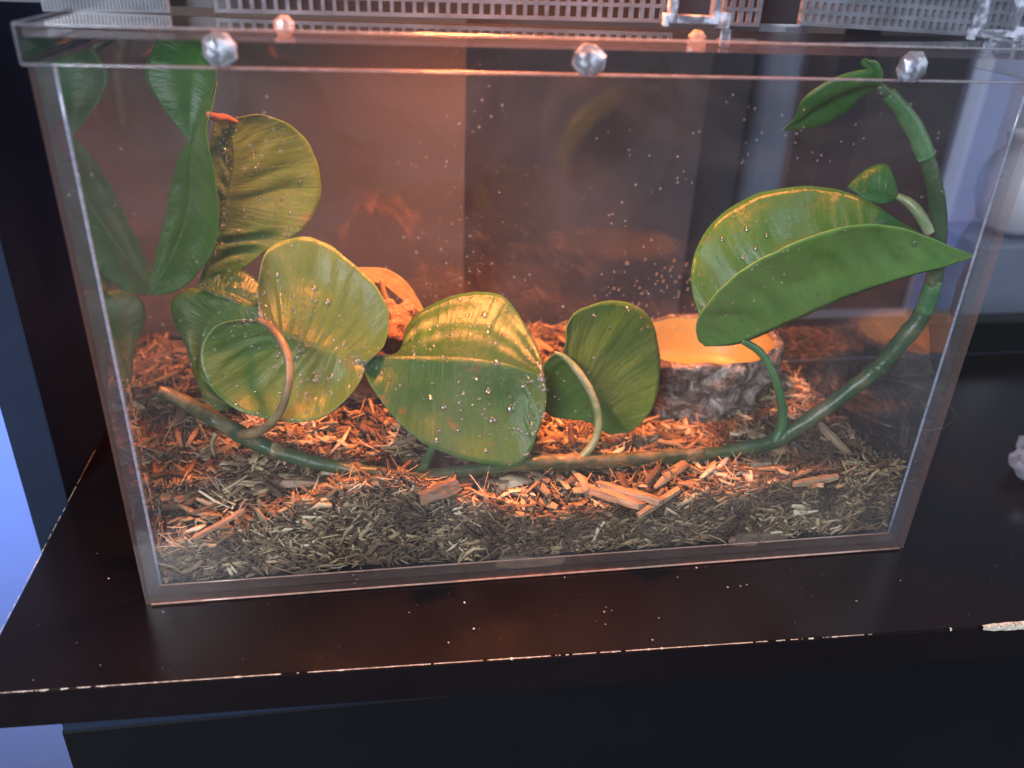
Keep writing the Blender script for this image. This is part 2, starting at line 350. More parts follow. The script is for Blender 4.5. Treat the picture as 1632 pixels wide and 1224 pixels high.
# dust and crumbs on the board
def specks(pts, smin, smax, flat=.5, name='specks'):
    V, F = [], []
    for p in pts:
        s_ = random.uniform(smin, smax); n = len(V); k = 6; an = random.uniform(0, 6); el = random.uniform(.4, 1)
        for i in range(k):
            th = 2*math.pi*i/k; rr = s_*random.uniform(.6, 1.1); a_, b_ = rr*math.cos(th), rr*el*math.sin(th)
            V.append((p[0]+a_*math.cos(an)-b_*math.sin(an), p[1]+a_*math.sin(an)+b_*math.cos(an), p[2]+.00005))
        V.append((p[0], p[1], p[2]+s_*flat)); F += [(n+i, n+(i+1) % k, n+k) for i in range(k)]
    return mesh(name, V, F)
pts = [atz(*p, 0) for p in ((966, 968), (975, 973), (963, 975), (965, 995), (1190, 932), (1160, 936), (1180, 934), (652, 976), (432, 920), (715, 1024), (755, 1002), (740, 1160-200),
       (1080, 920), (900, 920), (1435, 925), (1590, 643), (1050, 985), (1040, 1020), (1365, 958), (260, 975), (173, 922), (155, 882), (160, 1060), (1110, 905), (1125, 903))]
for _ in range(170):
    p = atz(random.uniform(30, 1632), random.uniform(880, 1090), 0)
    if p[1] > front_y(p[0])+.001 and (p[1] < -.002): pts.append(p)
for _ in range(60):
    p = np.array([random.uniform(.31, .45), random.uniform(-.03, .16), 0]); pts.append(p)
d = obj('dust_specks', specks(pts[:25], .00022, .0006), M['dust']); tag(d, 'pale crumbs and dust specks lying on the dark shelf', 'dust', kind='stuff')
d2 = obj('fine_dust', specks(pts[25:], .00006, .00018), M['dust']); tag(d2, 'fine dust scattered over the dark shelf board', 'dust', kind='stuff')

# ------------------------------------------------------------------ what stands behind and beside the tank
def up(name, px0, px1, pyref, Y, depth, mat, label, cat, z0=-.04, z1=.9, bev=.001):
    a, b = at(px0, pyref, Y), at(px1, pyref, Y)
    o = obj(name, boxes(name, [(a[0], b[0], Y, Y+depth, z0, z1)], bev), mat); return tag(o, label, cat)
up('backing_board', 215, 741, 300, .205, .006, M['brown_board'], 'reddish brown upright board behind the left half of the tank', 'board', z0=.0)
up('wardrobe_panel', 700, 1108, 300, .26, .02, M['umber_board'], 'wide dark umber panel standing behind the middle of the tank', 'panel')
up('dark_upright', 1098, 1170, 300, .30, .05, M['black_post'], 'narrow black upright left of the grey bottle behind tank', 'post')
up('dark_upright', 1348, 1492, 300, .34, .05, M['black_post'], 'broad black upright behind the curved vine stem at right', 'post')
up('brown_upright', 1240, 1346, 300, .42, .04, principled('taupe_board', (.20, .165, .16), .6, noise=5, amt=.15), 'taupe upright between the grey bottle and broad black upright', 'post')
up('pale_strip', 1500, 1528, 300, .5, .02, M['pale'], 'thin pale grey vertical strip on the wall at right', 'strip')
# grey bottle standing behind (blurred)
bx = at(1222, 200, .33)
t = thing('grey_bottle', 'tall blurred grey blue bottle standing behind the right half of tank', 'bottle')
prof = [(.0, -.04), (.016, -.04), (.017, -.03), (.017, .17), (.014, .185), (.010, .195)]
bo = obj('body', lathe('bottle', prof, 40), M['grey_plastic'], t, smooth=True); 
cap = obj('cap', lathe('cap', [(.011, .1952), (.0115, .197), (.0115, .212), (.009, .214), (0, .214)], 32), M['pale'], t, smooth=True)
t.location = (bx[0], .33, 0)
# white rounded jar at right
jx = at(1634, 290, .30)
t = thing('white_jar', 'rounded white jar blurred beyond the right wall of the tank', 'jar')
obj('body', lathe('jar', [(.0, -.038), (.012, -.038), (.024, -.030), (.031, -.012), (.031, .006), (.024, .019), (.019, .024), (.019, .03)], 48), M['pale'], t, smooth=True)
obj('rim', lathe('rim', [(.0195, .0295), (.021, .031), (.021, .034), (.0185, .035), (.0175, .033)], 48), M['pale'], t, smooth=True)
t.location = (jx[0], .30, jx[2])
obj('stand_block', boxes('sb', [(-.045, .045, -.03, .03, -.16, -.0382)], .002), M['grey_plastic'], t)
# low glass dish and crumpled clear plastic on the shelf at right
gj = thing('glass_tealight', 'small empty round glass holder on shelf beyond the right wall', 'glass')
M['glass_obj'] = sheet_clear('thin_glass', tint=(.995, .995, .995), haze=.0, f0=.0, boost=.15)
obj('cup', lathe('cup', [(.0262, .0), (.0265, .002), (.0270, .018), (.0262, .0188), (.0264, .018), (.0258, .002)], 64, top=False), M['glass_obj'], gj, smooth=True)
obj('rim', lathe('rimring', [(.0271, .0184), (.0271, .0189), (.0267, .0189), (.0267, .0184)], 64, top=False), M['edge'], gj, smooth=True)
gj.location = (.345, .088, 0)
me = bpy.data.meshes.new('crumple'); bm = bmesh.new(); bmesh.ops.create_icosphere(bm, subdivisions=4, radius=.018)
for v in bm.verts:
    k = v.co.normalized(); q = 1+.25*mnoise.noise(k*2.1)+.22*abs(mnoise.noise(k*4)); v.co = Vector((v.co.x*q*.9, v.co.y*q, v.co.z*q*.7+.011))
    v.co.z = max(v.co.z, .0004)
bm.to_mesh(me); bm.free()
cp = obj('crumpled_plastic', me, edge_mat('crinkled_film', (.7, .75, .9), .45, 90)); cp.location = tuple(atz(1672, 770, 0)[:2])+(0,)
tag(cp, 'crumpled clear plastic wrap on the shelf at far right edge', 'plastic wrap')

# ================================================================== TANK
W, D, H, T = .300, .165, .1850, .0045
tk = thing('terrarium', 'clear acrylic terrarium box with lid, mulch and vine inside', 'terrarium')
def wall(name, b, mat, normal_axis, label=None, em=None):
    me = boxes(name, [b]); o = obj(name, me, [mat, em or M['edge']], tk, label)
    for p in me.polygons: p.material_index = 0 if abs(p.normal[normal_axis]) > .9 else 1
    return o
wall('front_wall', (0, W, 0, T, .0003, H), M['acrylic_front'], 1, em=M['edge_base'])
wall('back_wall', (0, W, D-T, D, .0003, H), M['acrylic_back'], 1)
wall('side_wall', (0, T, T+.0003, D-T-.0003, .0003, H), M['acrylic_mirror'], 0, 'left side wall with specks of mulch stuck to it')
wall('side_wall', (W-T, W, T+.0003, D-T-.0003, .0003, H), M['acrylic_mirror'], 0, 'right side wall')
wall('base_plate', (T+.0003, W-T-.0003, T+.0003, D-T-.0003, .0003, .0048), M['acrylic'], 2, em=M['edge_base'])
# highlight lines where the walls meet, painted as thin bright tubes
for (x, y) in ((T+.0004, T+.0006), (W-T-.0004, T+.0006)):
    obj('corner_bead', tube('bead', [(x, y, .005), (x, y, .1), (x, y, H-.001)], [.0005]*3, 12, 6), M['bead'], tk, smooth=True)
M['bead_warm'] = edge_mat('warm_bead', (.95, .62, .48), .15)  # peach colour paints the lamp's reflection along the bottom edge
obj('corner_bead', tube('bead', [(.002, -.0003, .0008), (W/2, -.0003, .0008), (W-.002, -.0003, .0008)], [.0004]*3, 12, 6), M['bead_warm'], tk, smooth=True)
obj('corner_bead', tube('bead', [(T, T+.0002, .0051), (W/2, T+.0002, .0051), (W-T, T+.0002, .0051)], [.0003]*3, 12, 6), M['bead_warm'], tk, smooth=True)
# lid: hollow tray, skirt all round the top
LZ0, LZ1, O = .1852, .1948, .0009
lid = thing('lid', '', ''); del lid['category']; del lid['label']; lid.parent = tk
def lidpart(name, b, ax, mat=None, em=None, **k):
    me = boxes(name, [b]); o = obj(name, me, [mat or M['lid_clear'], em or M['edge']], lid, **k)
    for p in me.polygons: p.material_index = 0 if abs(p.normal[ax]) > .9 else 1
    return o
lidpart('skirt', (-O, W+O, -O, -.0004, LZ0, LZ1), 1, em=M['edge_bright'])
lidpart('skirt', (-O, W+O, D+.0004, D+O, LZ0, LZ1), 1)
lidpart('skirt', (-O, -.0004, -.0003, D+.0003, LZ0, LZ1), 0)
lidpart('skirt', (W+.0004, W+O, -.0003, D+.0003, LZ0, LZ1), 0)
lidpart('lid_plate', (.0003, W-.0003, .0003, D-.0003, LZ1-.0030, LZ1-.0004), 2)
def edge_line(pts, r=.00045): obj('lid_edge', tube('bd', pts, [r]*len(pts), 30, 6), M['edge_bright'], lid, smooth=True)
edge_line([(-O, -O-.0002, LZ0), (W/2, -O-.0002, LZ0), (W+O, -O-.0002, LZ0)]); edge_line([(-O, -O-.0002, LZ1), (W/2, -O-.0002, LZ1), (W+O, -O-.0002, LZ1)], .0004)
edge_line([(-O-.0002, -O, LZ0), (-O-.0002, -O, LZ1)], .0003); edge_line([(-O, -O, LZ1+.0002), (-O, D/2, LZ1+.0002), (-O, D+O, LZ1+.0002)], .0004)
# faceted screw knobs
def knob(px, py, Y, r, seedv, mat, label=None, Z=None):
    rg = random.Random(seedv); me = bpy.data.meshes.new('knob'); bm = bmesh.new()
    n = 8; ring = [bm.verts.new((r*math.cos(2*math.pi*i/n+.3)*rg.uniform(.9, 1.05), 0, r*math.sin(2*math.pi*i/n+.3)*rg.uniform(.9, 1.05))) for i in range(n)]
    r2 = [bm.verts.new((v.co.x*.97, -r*.35, v.co.z*.97)) for v in ring]
    r3 = [bm.verts.new((v.co.x*.62+rg.uniform(-.1, .1)*r, -r*.62, v.co.z*.62+rg.uniform(-.1, .1)*r)) for v in ring]
    top = bm.verts.new((rg.uniform(-.2, .2)*r, -r*.72, rg.uniform(-.2, .2)*r))
    for i in range(n):
        j = (i+1) % n; bm.faces.new((ring[i], ring[j], r2[j], r2[i])); bm.faces.new((r2[i], r2[j], r3[j])); bm.faces.new((r2[i], r3[j], r3[i])); bm.faces.new((r3[i], r3[j], top))
    bm.faces.new(ring[::-1]); bm.normal_update(); bm.to_mesh(me); bm.free()
    p = at(px, py, Y) if Z is None else atz(px, py, Z)
    o = obj('screw_knob', me, mat, lid, label); o.location = tuple(p); return o
for k, (px, py) in enumerate(((351, 79), (938, 96), (1451, 106))): knob(px, py, -.0015, .0049, k+1, M['crystal'])
M['crystal_pink'] = edge_mat('faceted_plastic_inner', (.75, .60, .58), .3, 120)
for k, (px, py) in enumerate(((453, 42), (1110, 64), (1572, 76))): knob(px, py, .02, .0032, k+9, M['crystal_pink' if k < 2 else 'crystal'])

# raised vent cover: grids of clear bars standing on the lid
def grid(px0, py0, px1, py1, Y, nx, nz, zt, r=.00055, diag=0):
    a, b = at(px0, py0, Y), at(px1, py1, Y); L = []
    z0, z1 = (a[2]+b[2])/2, (a[2]+b[2])/2+zt; dx = b[0]-a[0]
    for i in range(nx+1):
        x = a[0]+dx*i/nx; L.append((x-r, x+r, Y, Y+.0022, z0, z1))
    for j in range(nz+1):
        z = z0+(z1-z0)*j/nz; L.append((a[0]-r, b[0]+r, Y+.00012, Y+.0020, z-r, z+r))
    # shear the ends so that the lower edge follows the lid
    me = boxes('grid', L)
    for v in me.vertices: v.co.z += (b[2]-a[2])*((v.co.x-a[0])/dx-.5)
    return obj('vent_grid', me, M['grid'], lid)
M['grid'] = edge_mat('grid_plastic', (.42, .45, .52), .35, 100)
M['grid_dark'] = principled('vent_shadow_plastic', (.03, .031, .038), .4)
grid(345, 17, 1072, 34, .045, 41, 4, .018)
grid(70, 16, 268, 18, .045, 34, 3, .018, .0004)
grid(1152, 38, 1208, 40, .035, 4, 4, .018)
grid(1278, 37, 1640, 60, .035, 30, 6, .022, .0007)
# dark vent backing behind the clear grids
gz = at(800, 20, .055)[2]
ga, gb = at(-40, 10, .056), at(1700, 30, .056)
obj('vent_cover', boxes('vc', [(ga[0], gb[0], .056, .058, LZ1+.001, LZ1+.05)]), M['vent'] if 'vent' in M else M['grid_dark'], lid)
# latches of clear plastic
def latch(px, py, Y, s=1):
    p = at(px, py, Y); L = []
    a, h, t_ = .0078*s, .0092*s, .0022
    L += [(-a, -a+t_, 0, .004, 0, h*2), (a-t_, a, 0, .004, 0, h*2), (-a+t_+.0001, a-t_-.0001, .0002, .0038, 0, t_), (-a-.0015, -a+.0001, .0003, .0036, -.001, .0025), (a-.0001, a+.0035, .0003, .0036, -.0012, .0032), (a+.002, a+.0042, .0001, .0034, -.0065, -.0013)]
    o = obj('latch', boxes('latch', L, .0004), M['crystal'], lid); o.location = tuple(p); return o
latch(1107, 38, .012); latch(1588, 60, .012, .9)

# ================================================================== MULCH
prof_x = [.0045, .02, .04, .06, .075, .093, .105, .12, .143, .175, .205, .23, .25, .282, .2955]
prof_z = [.020, .023, .027, .038, .043, .046, .040, .033, .023, .026, .028, .033, .036, .039, .037]
def hgt(x, y):
    f_ = np.interp(x, prof_x, prof_z); b_ = .0300 + .0035*math.sin(x*37+1)*math.cos(y*41) - .004*max(0, 1-x/.05)
    k = min(1, max(0, (y-.006)/.020)); k = k*k*(3-2*k)
    n_ = .0022*mnoise.noise(Vector((x*90, y*90, 1.3)))+.0012*mnoise.noise(Vector((x*260, y*260, 4)))
    mound = .006*math.exp(-((x-.095)**2+(y-.085)**2)/.0008)
    hole = -.006*math.exp(-((x-.075)**2+(y-.055)**2)/.0003)
    b_ -= .0055*math.exp(-(((x-.236)/.055)**4+((y-.085)/.045)**4))
    return f_*(1-k)+b_*k + n_*(.4+.6*k) + mound + hole
X0, X1, Y0, Y1 = T+.0012, W-T-.0012, .0085, D-T-.001
nx, ny = 150, 80; V, F = [], []
for j in range(ny+1):
    for i in range(nx+1):
        x = X0+(X1-X0)*i/nx; y = Y0+(Y1-Y0)*j/ny; V.append((x, y, hgt(x, y)-.0015))
F = [(j*(nx+1)+i, j*(nx+1)+i+1, (j+1)*(nx+1)+i+1, (j+1)*(nx+1)+i) for j in range(ny) for i in range(nx)]
n0 = len(V)
for ring in ([(i, 0) for i in range(nx+1)]+[(nx, j) for j in range(1, ny+1)]+[(i, ny) for i in range(nx-1, -1, -1)]+[(0, j) for j in range(ny-1, 0, -1)],):
    idx = [j*(nx+1)+i for i, j in ring]; V += [(V[k][0], V[k][1], .0052) for k in idx]; m_ = len(idx)
    F += [(idx[k], n0+k, n0+(k+1) % m_, idx[(k+1) % m_]) for k in range(m_)]
mb = thing('mulch_bed', 'bed of shredded brown wood mulch filling the bottom of the tank', 'mulch'); mb['kind'] = 'stuff'
obj('packed_mulch', mesh('bed', V, F), M['soil'], mb, kind='stuff', smooth=True)

def shreds(name, Pos, Dir, Up, L, Wd, Th, tint, curl):
    """thin tapered splinters, all in one mesh: 3 cross-sections of 4 vertices each"""
    n = len(Pos); Dir /= np.linalg.norm(Dir, axis=1)[:, None]
    S = np.cross(Dir, Up); S /= np.linalg.norm(S, axis=1)[:, None]; N = np.cross(S, Dir)
    V = np.zeros((n, 12, 3)); sk = rng.uniform(-.5, .5, (n, 3))
    for k, (u, ws) in enumerate(((-.5, None), (rng.uniform(-.15, .15, n), None), (.5, None))):
        u_ = (u if np.ndim(u) else np.full(n, u)); wk = Wd*(1 if k == 1 else rng.uniform(.15, .95, n)); tk_ = Th*(1 if k == 1 else rng.uniform(.3, 1, n))
        c = Pos + Dir*(L*u_)[:, None] + N*(curl*(L*(0.0 if k == 1 else -.12)))[:, None] + S*(sk[:, k]*Wd)[:, None]
        V[:, 4*k+0] = c-S*wk[:, None]/2-N*tk_[:, None]/2; V[:, 4*k+1] = c+S*wk[:, None]/2-N*tk_[:, None]/2
        V[:, 4*k+2] = c+S*wk[:, None]/2+N*tk_[:, None]/2; V[:, 4*k+3] = c-S*wk[:, None]/2+N*tk_[:, None]/2
    q = [(3, 2, 1, 0), (8, 9, 10, 11)]
    for k in (0, 4):
        for i in range(4): q.append((k+i, k+(i+1) % 4, k+4+(i+1) % 4, k+4+i))
    q = np.array(q); F = (q[None]+12*np.arange(n)[:, None, None]).reshape(-1, 4)
    me = bpy.data.meshes.new(name); me.vertices.add(n*12); me.vertices.foreach_set('co', V.reshape(-1).astype(np.float32))
    nf = len(F); me.loops.add(nf*4); me.loops.foreach_set('vertex_index', F.reshape(-1).astype(np.int32)); me.polygons.add(nf)
    me.polygons.foreach_set('loop_start', (np.arange(nf)*4).astype(np.int32)); me.polygons.foreach_set('loop_total', np.full(nf, 4, np.int32)); me.update()
    cl_n = np.array([mnoise.noise(Vector((p*75).tolist())) for p in Pos]); tint = np.clip(tint*(.95+1.0*cl_n), 0, 1)
    at_ = me.attributes.new('tint', 'FLOAT', 'POINT'); at_.data.foreach_set('value', np.repeat(tint, 12).astype(np.float32)); me.validate(); return me
# top layer
def top_layer(n, Lr, Wr, lift, tilt, name, tl=(1.6, 2.2)):
    x = rng.uniform(X0+.001, X1-.001, n); y = rng.uniform(Y0, Y1-.001, n); z = np.array([hgt(a, b) for a, b in zip(x, y)])+rng.uniform(-.001, lift, n)
    th = rng.uniform(0, 2*np.pi, n); el = rng.normal(0, tilt, n)
    Dr = np.stack([np.cos(th)*np.cos(el), np.sin(th)*np.cos(el), np.sin(el)], 1); U = np.stack([rng.normal(0, .45, n), rng.normal(0, .45, n), np.ones(n)], 1)
    L = Lr[0]+(Lr[1]-Lr[0])*rng.beta(1.3, 3.2, n); Wd = Wr[0]+(Wr[1]-Wr[0])*rng.beta(1.2, 3, n)
    x = np.clip(x, X0+np.abs(Dr[:, 0])*L/2-.0005, X1-np.abs(Dr[:, 0])*L/2+.0005); y = np.clip(y, .0052+np.abs(Dr[:, 1])*L/2, Y1-np.abs(Dr[:, 1])*L/2)
    me = shreds(name, np.stack([x, y, z], 1), Dr, U, L, Wd, Wd*rng.uniform(.2, .5, n), rng.beta(*tl, n), rng.uniform(-1, 1, n))
    obj(name, me, M['chips'], mb, kind='stuff')
top_layer(9000, (.0022, .011), (.0003, .0018), .0016, .30, 'fine_shreds')
top_layer(4200, (.005, .022), (.0008, .0042), .0028, .22, 'wood_shreds')
top_layer(420, (.010, .030), (.0018, .0065), .0036, .2, 'wood_slivers', (2.2, 2))
top_layer(2600, (.006, .024), (.00018, .0007), .005, .45, 'upright_splinters', (2.5, 2))
# layer pressed against the front glass, and the two ends
def face_layer(n, Lr, Wr, name):
    x = rng.uniform(X0, X1, n); hz = np.array([hgt(a, .0085) for a in x]); z = .0055+rng.random(n)**.9*(hz-.0045); y = rng.uniform(.0052, .0088, n)
    th = rng.normal(0, .75, n); el = rng.normal(0, .18, n)
    Dr = np.stack([np.cos(th)*np.cos(el), np.sin(el), np.sin(th)*np.cos(el)], 1); U = np.stack([rng.normal(0, .4, n), -np.ones(n), rng.normal(0, .4, n)], 1)
    L = Lr[0]+(Lr[1]-Lr[0])*rng.beta(1.3, 3.4, n); Wd = Wr[0]+(Wr[1]-Wr[0])*rng.beta(1.2, 3, n)
    x = np.clip(x, X0+L/2-.0008, X1-L/2+.0008); z = np.clip(z, .0052+np.abs(Dr[:, 2])*L/2, None); y = np.clip(y, .0050+np.abs(Dr[:, 1])*L/2+.0003, None)
    me = shreds(name, np.stack([x, y, z], 1), Dr, U, L, Wd, Wd*rng.uniform(.2, .45, n), rng.beta(1.5, 2.9, n), rng.uniform(-1, 1, n)); obj(name, me, M['chips'], mb, kind='stuff')
face_layer(5200, (.002, .010), (.0003, .0017), 'pressed_shreds')
face_layer(1200, (.006, .020), (.00018, .0006), 'pressed_fibres')
face_layer(90, (.008, .022), (.0018, .0045), 'pressed_slivers')
face_layer(1000, (.005, .018), (.0006, .0030), 'pressed_splinters')
def end_layer(xa, n):
    y = rng.uniform(.008, Y1, n); z = .0055+rng.random(n)*(np.array([hgt(xa, b) for b in y])-.004); x = xa+rng.uniform(-.0004, .001, n)*(1 if xa < .1 else -1)
    th = rng.normal(0, .8, n); Dr = np.stack([rng.normal(0, .1, n), np.cos(th), np.sin(th)], 1); U = np.tile([1., .1, .1], (n, 1))
    L = rng.uniform(.002, .008, n); Wd = rng.uniform(.0003, .0013, n)
    obj('pressed_shreds', shreds('e', np.stack([x, y, z], 1), Dr, U, L, Wd, Wd*.35, rng.beta(1.7, 2.4, n), rng.uniform(-1, 1, n)), M['chips'], mb, kind='stuff')
end_layer(X0, 1800); end_layer(X1, 1800)

# larger pieces of wood that can be picked out one by one
def chunk(px, py, zoff, L, Wd, Th, rz, rx, ry, mat, label, seedv, plane='top'):
    rg = random.Random(seedv); n = 9; me = bpy.data.meshes.new('chunk'); V = []; F = []
    for i in range(n):
        u = i/(n-1); s_ = .55+.45*math.sin(math.pi*(.15+.7*u))**.6; x = (u-.5)*L
        for (a, b) in ((-1, -1), (-.2, -1.1), (1, -1), (1, .8), (.3, 1.15), (-.5, 1), (-1, .9)):
            V.append((x+rg.uniform(-.08, .08)*Wd+(.12*Wd*a if i in (0, n-1) else 0), a*Wd/2*s_*rg.uniform(.88, 1.08), b*Th/2*s_*rg.uniform(.75, 1.2)))
    k = 7
    for i in range(n-1):
        for j in range(k): F.append((i*k+j, i*k+(j+1) % k, (i+1)*k+(j+1) % k, (i+1)*k+j))
    F += [tuple(range(k))[::-1], tuple((n-1)*k+j for j in range(k))]
    me = mesh('chunk', V, F)
    if plane == 'top':
        z = .03; p = atz(px, py, z)
        for _ in range(6): z = .5*z+.5*(hgt(p[0], p[1])+zoff); p = atz(px, py, z)
    else: p = at(px, py, plane)
    o = obj('wood_chip', me, mat); o.location = tuple(p); o.rotation_euler = (R(rx), R(ry), R(rz)); return tag(o, label, 'wood chip', 'larger wood chips in the mulch')
for a in (
 (455, 770, .0025, .034, .0075, .0028, -6, -28, 0, M['wood'], 'long flat grey brown wood plank on the mulch at left below the stem'),
 (400, 765, .002, .016, .0065, .002, 25, -20, 6, M['wood'], 'short tan wood chip at the left end of the grey brown plank'),
 (300, 790, .003, .013, .003, .002, 62, -10, 20, M['wood'], 'upright tan splinter near the left wall in the orange mulch'),
 (350, 835, .003, .020, .0026, .0016, 22, -10, -18, M['wood'], 'slanting pale splinter above the dark mulch face at left'),
 (700, 782, .003, .015, .008, .0045, 22, -25, -8, M['wood_dark'], 'blocky damp bark chip below the middle of the stem'),
 (735, 765, .003, .013, .007, .004, 38, -18, 0, M['wood_dark'], 'second blocky bark chip touching the stem, right of the first'),
 (975, 790, .003, .026, .0060, .003, -38, -18, 0, M['wood'], 'thick split wood chip glowing orange at lower middle'),
 (1003, 785, .0045, .026, .0048, .0028, -34, -18, 0, M['wood'], 'split wood stick lying along the thick orange chip'),
 (1050, 800, .003, .022, .0030, .002, 28, -10, -10, M['wood'], 'long thin splinter crossing the ends of the orange chips'),
 (1330, 700, .006, .018, .0034, .002, -60, 0, 25, M['wood'], 'reddish splinter poking up near the right wall'),
 (1300, 765, .005, .020, .003, .002, 10, -10, 0, M['wood'], 'straw coloured stick on top of the mulch at right'),
 (1195, 720, .001, .022, .0035, .002, 12, -12, 0, M['wood'], 'flat orange sliver lying right behind the vine stem'),
 (1060, 708, .002, .020, .005, .002, 8, -15, 0, M['wood'], 'broad orange flake in front of the water dish'),
 (1215, 855, 0, .024, .0050, .0022, 3, 0, 4, M['wood_dark'], 'brown flat chip pressed on the front glass, bottom right', ),
 (1185, 862, 0, .012, .0036, .0020, 3, 0, 8, M['wood'], 'ochre flat chip pressed on the front glass at lower right'),
 (845, 895, 0, .026, .0060, .0022, 3, 0, 8, M['wood_dark'], 'wide dark chip pressed on the front glass at bottom middle'),
 (1300, 775, .004, .010, .0030, .002, 80, 0, 40, M['wood'], 'pointed brown chip standing on the mulch right of the leaf stalk'),
):
    pln = 'top'
    a = list(a)
    if a[2] == 0: pln = .0066; a[7] = 90
    chunk(*a, seedv=int(a[0]+a[1]), plane=pln)
# many mid-size shreds one by one would be uncountable: they stay in the bed

# ================================================================== WATER DISH
def rock(v, j, th):
    x, y, z = v; x *= 1.22; y *= .92
    if 1 <= j <= 12:
        q = 1+.085*mnoise.noise(Vector((math.cos(th)*2.6, math.sin(th)*2.6, z*95)))*2+.05*mnoise.noise(Vector((math.cos(th)*9, math.sin(th)*9, z*300)))
        x *= q; y *= q
    if j in (11, 12, 13, 14): z += .0016*mnoise.noise(Vector((math.cos(th)*3, math.sin(th)*3, 2)))*1.5
    return (x, y, z)
s = NT('rock_resin'); b = s.n('ShaderNodeBsdfPrincipled'); tc = s.n('ShaderNodeTexCoord').outputs['Object']
a1 = s.noise(120, 6, tc, .68, 1.0); r = s.ramp(a1.outputs[0], [(.35, (.035, .024, .018)), (.48, (.15, .115, .09)), (.58, (.34, .29, .24)), (.68, (.7, .68, .65))]); s.l(r.outputs[0], b.inputs['Base Color'])
b.inputs['Roughness'].default_value = .2; bp = s.n('ShaderNodeBump'); bp.inputs['Strength'].default_value = 1; bp.inputs['Distance'].default_value = .0035
s.l(a1.outputs[0], bp.inputs['Height']); s.l(bp.outputs[0], b.inputs['Normal']); s.l(b.outputs[0], s.out.inputs[0]); M['rock'] = s.m
M['dish_in'] = principled('tan_resin', (.36, .29, .09), .42, noise=60, bump=(200, .2, .0005), amt=.12)
dish = thing('water_dish', 'rock textured resin water dish with smooth orange lit bowl in the back right corner', 'dish')
prof = [(.028, -.004)]+[(.0285+.0035*(k/10), -.002+.028*k/10) for k in range(11)]+[(.0312, .0275), (.0300, .0278), (.0288, .0270)]
o = obj('rocky_shell', lathe('dish', prof, 160, rock, top=False), M['rock'], dish, smooth=True)
prof2 = [(.0290, .0268), (.0270, .020), (.0255, .012), (.0225, .0075), (.018, .0062), (.0, .006)]
obj('bowl', lathe('bowl', prof2, 96, top=False, fn=lambda v, j, th: (v[0]*1.22, v[1]*.92, v[2]+(.0022*mnoise.noise(Vector((math.cos(th)*3, math.sin(th)*3, 2))) if j == 0 else 0))), M['dish_in'], dish, smooth=True)
0 and obj('water', lathe('wat', [(.0252, .0112), (.0, .0112)], 64, lambda v, j, th: (v[0]*1.22, v[1]*.92, v[2])), M['wet'], dish, smooth=True)
dish.location = (.236, .0915, .0290)

